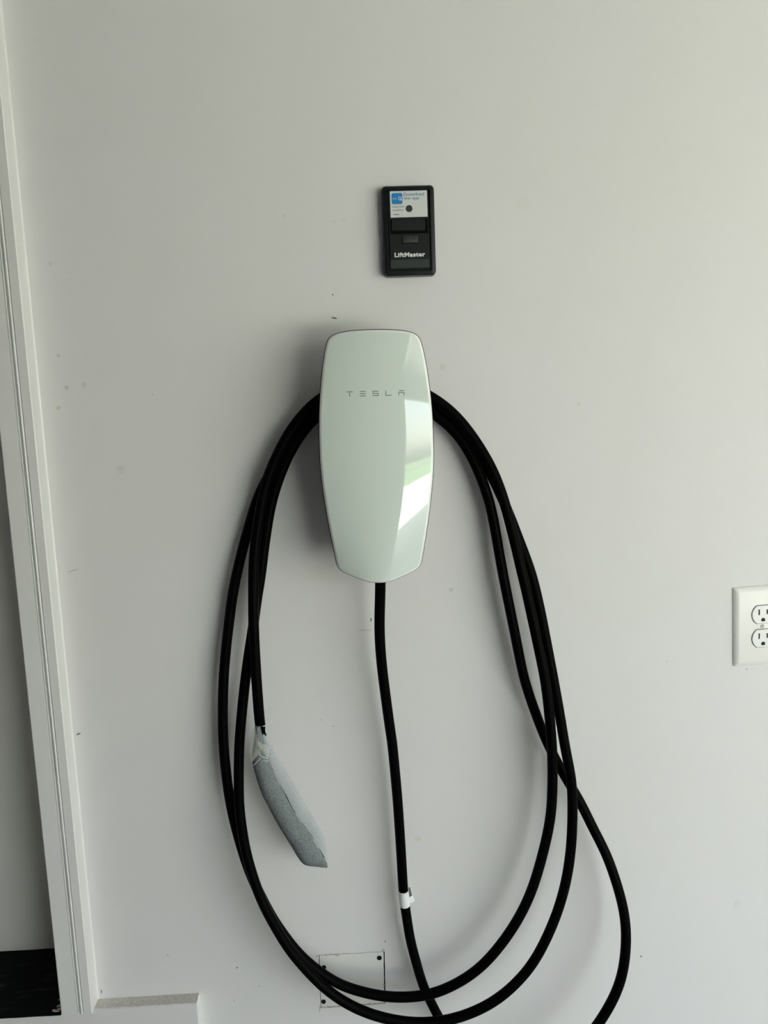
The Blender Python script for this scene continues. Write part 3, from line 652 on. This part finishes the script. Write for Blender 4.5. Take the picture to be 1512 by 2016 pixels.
# ------------------------------------------------------------ duplex outlet, slightly crooked
ox_, oz_ = .6150, 1.45 - .3700
ou = empty('wall_outlet', (ox_, 0, oz_)); ou.rotation_euler = (0, math.radians(-1.9), 0)
tag(ou, 'white duplex power outlet with oversized wall plate at the right edge', 'outlet')
bm = bmesh.new(); plate(bm, [(0, 0), (0, -.0012), (.0006, -.0022), (.0030, -.0042), (.0062, -.0056), (.0082, -.0060)], lambda i: rrect(.0885 - 2 * i, .1268 - 2 * i, .0022, 4))
pl = obj('cover_plate', bm, M['plate'], ou, 30)
def dup_out(w, h, cz, k=1.0):
    pts = []; R0 = w / 2; hh = h / 2; a0 = math.asin(hh / R0)
    for s in (1, -1):
        for i in range(13):
            a = (-a0 + 2 * a0 * i / 12) + (0 if s == 1 else math.pi)
            pts.append((R0 * math.cos(a), cz + R0 * math.sin(a)))
    return pts
for s in (1, -1):
    cz = s * .01905
    bm = bmesh.new(); plate(bm, [(0, -.0058), (0, -.00605)], lambda i: dup_out(.0356, .0298, cz)); obj('socket_gap', bm, M['slot'], pl)
    bm = bmesh.new(); plate(bm, [(0, -.0059), (0, -.0072), (.0008, -.0078)], lambda i: dup_out(.0342 - 2 * i, .0284 - 2 * i, cz)); rc = obj('receptacle', bm, M['recept'], ou, 35)
    for dx, hh in ((-.00635, .0088), (.00635, .0074)):
        bm = bmesh.new(); box(bm, dx - .0011, dx + .0011, -.00788, -.0074, cz + .0035 - hh / 2 + .0005, cz + .0035 + hh / 2 + .0005); obj('blade_slot', bm, M['slot'], rc)
    bm = bmesh.new(); n = 14
    pts = [(.0030 * math.cos(math.pi * i / n), cz - .0082 + .0030 * math.sin(math.pi * i / n)) for i in range(n + 1)] + [(-.0030, cz - .0108), (.0030, cz - .0108)]
    loft(bm, [[(x, y, z) for x, z in pts] for y in (-.0074, -.00788)]); obj('ground_hole', bm, M['slot'], rc)
bm = bmesh.new(); n = 16
loft(bm, [[(r * math.cos(2 * math.pi * i / n), y, r * math.sin(2 * math.pi * i / n)) for i in range(n)] for r, y in ((.0032, -.0058), (.0032, -.0066), (.0024, -.0072))])
sw_ = obj('plate_screw', bm, M['steel'], ou, 35)
bm = bmesh.new(); box(bm, -.0004, .0004, -.0073, -.0068, -.0026, .0026); obj('screw_slot', bm, M['slot'], sw_)

# ------------------------------------------------------------ what the glass reflects: opening, tracks, driveway, street
for k, x in enumerate((OX0 - .06, OX1 + .02)):
    bm = bmesh.new(); box(bm, x, x + .04, YB + .02, YB + .07, 0.0, 2.2); box(bm, x, x + .04, YB + .25, -.9, 2.38, 2.43)
    P = [Vector((x + .02, YB + .045 + .2 * (1 - math.cos(a)), 2.2 + .2 * math.sin(a))) for a in [math.pi / 2 * i / 8 for i in range(9)]]
    tube(bm, P, .022, 6)
    tag(obj('door_track', bm, M['galv']), 'galvanised overhead garage door track on the %s side of the opening' % ('left', 'right')[k], 'door track')
dr = empty('overhead_door', ((OX0 + OX1) / 2, -1.66, 2.44)); tag(dr, 'white sectional garage door raised under the ceiling', 'garage door')
for k in range(4):
    bm = bmesh.new(); box(bm, (OX0 - OX1) / 2 - .01, (OX1 - OX0) / 2 + .01, -1.0 + k * .52, -.49 + k * .52, .0, .045, .006)
    obj('door_section', bm, M['plate'], dr)
# pale taped drywall joints on the ceiling and the street wall
k = 12
for x in (-2.7, -1.5, -.32, .22, 3.3, 5.7):
    bm = bmesh.new(); box(bm, x - .035, x + .035, YB, -.002, ZC - .0015, ZC + .001)
    if x < OX0 - .3: box(bm, x - .03, x + .03, YB - .001, YB + .0015, 0, ZC - .0016)
    struct(obj('trim_%d' % k, bm, M['plate']), 'taped drywall joint'); k += 1
for y in (-1.25, -2.45):
    bm = bmesh.new(); box(bm, X0, X1, y - .035, y + .035, ZC - .0012, ZC + .001); struct(obj('trim_%d' % k, bm, M['plate']), 'taped drywall joint'); k += 1
bm = bmesh.new(); box(bm, X0, X1, YB - .001, YB + .0015, ZC - .07, ZC - .0016); struct(obj('trim_%d' % k, bm, M['plate']), 'taped drywall joint')
bm = bmesh.new(); box(bm, X0 - 8, X1 + 8, YB - 9.5, YB - .15, -.22, -.03); struct(obj('trim_8', bm, M['concrete']), 'concrete driveway')
bm = bmesh.new(); box(bm, -40, 50, YB - 22, YB - 9.5, -.25, -.035); struct(obj('trim_9', bm, M['lawn']), 'lawn beyond the driveway')
bm = bmesh.new(); box(bm, -40, 50, YB - 30, YB - 22, -.25, -.05); struct(obj('trim_10', bm, M['asphalt']), 'street')
bm = bmesh.new(); box(bm, -40, 50, YB - 60, YB - 30, -.25, -.035); struct(obj('trim_11', bm, M['lawn']), 'far lawn')
for k, x in enumerate((-14, 2, 46)):
    h = empty('house', (x, YB - 38, 0)); tag(h, ('pale sided house across the street, left of the three', 'pale sided house across the street, middle of the three', 'pale sided house across the street, right of the three')[k], 'house')
    bm = bmesh.new(); box(bm, -5, 5, -4, 4, -.03, 3.0); obj('siding', bm, M['siding'], h)
    bm = bmesh.new(); loft(bm, [[(xx, y, z) for y, z in ((4.5, 2.9), (0, 5.2), (-4.5, 2.9))] for xx in (-5.4, 5.4)]); obj('roof', bm, M['roof'], h)
    for wx in (-3, 0, 3):
        bm = bmesh.new(); box(bm, wx - .6, wx + .6, 3.97, 4.04, 1, 2.3); obj('window', bm, M['pane'], h)
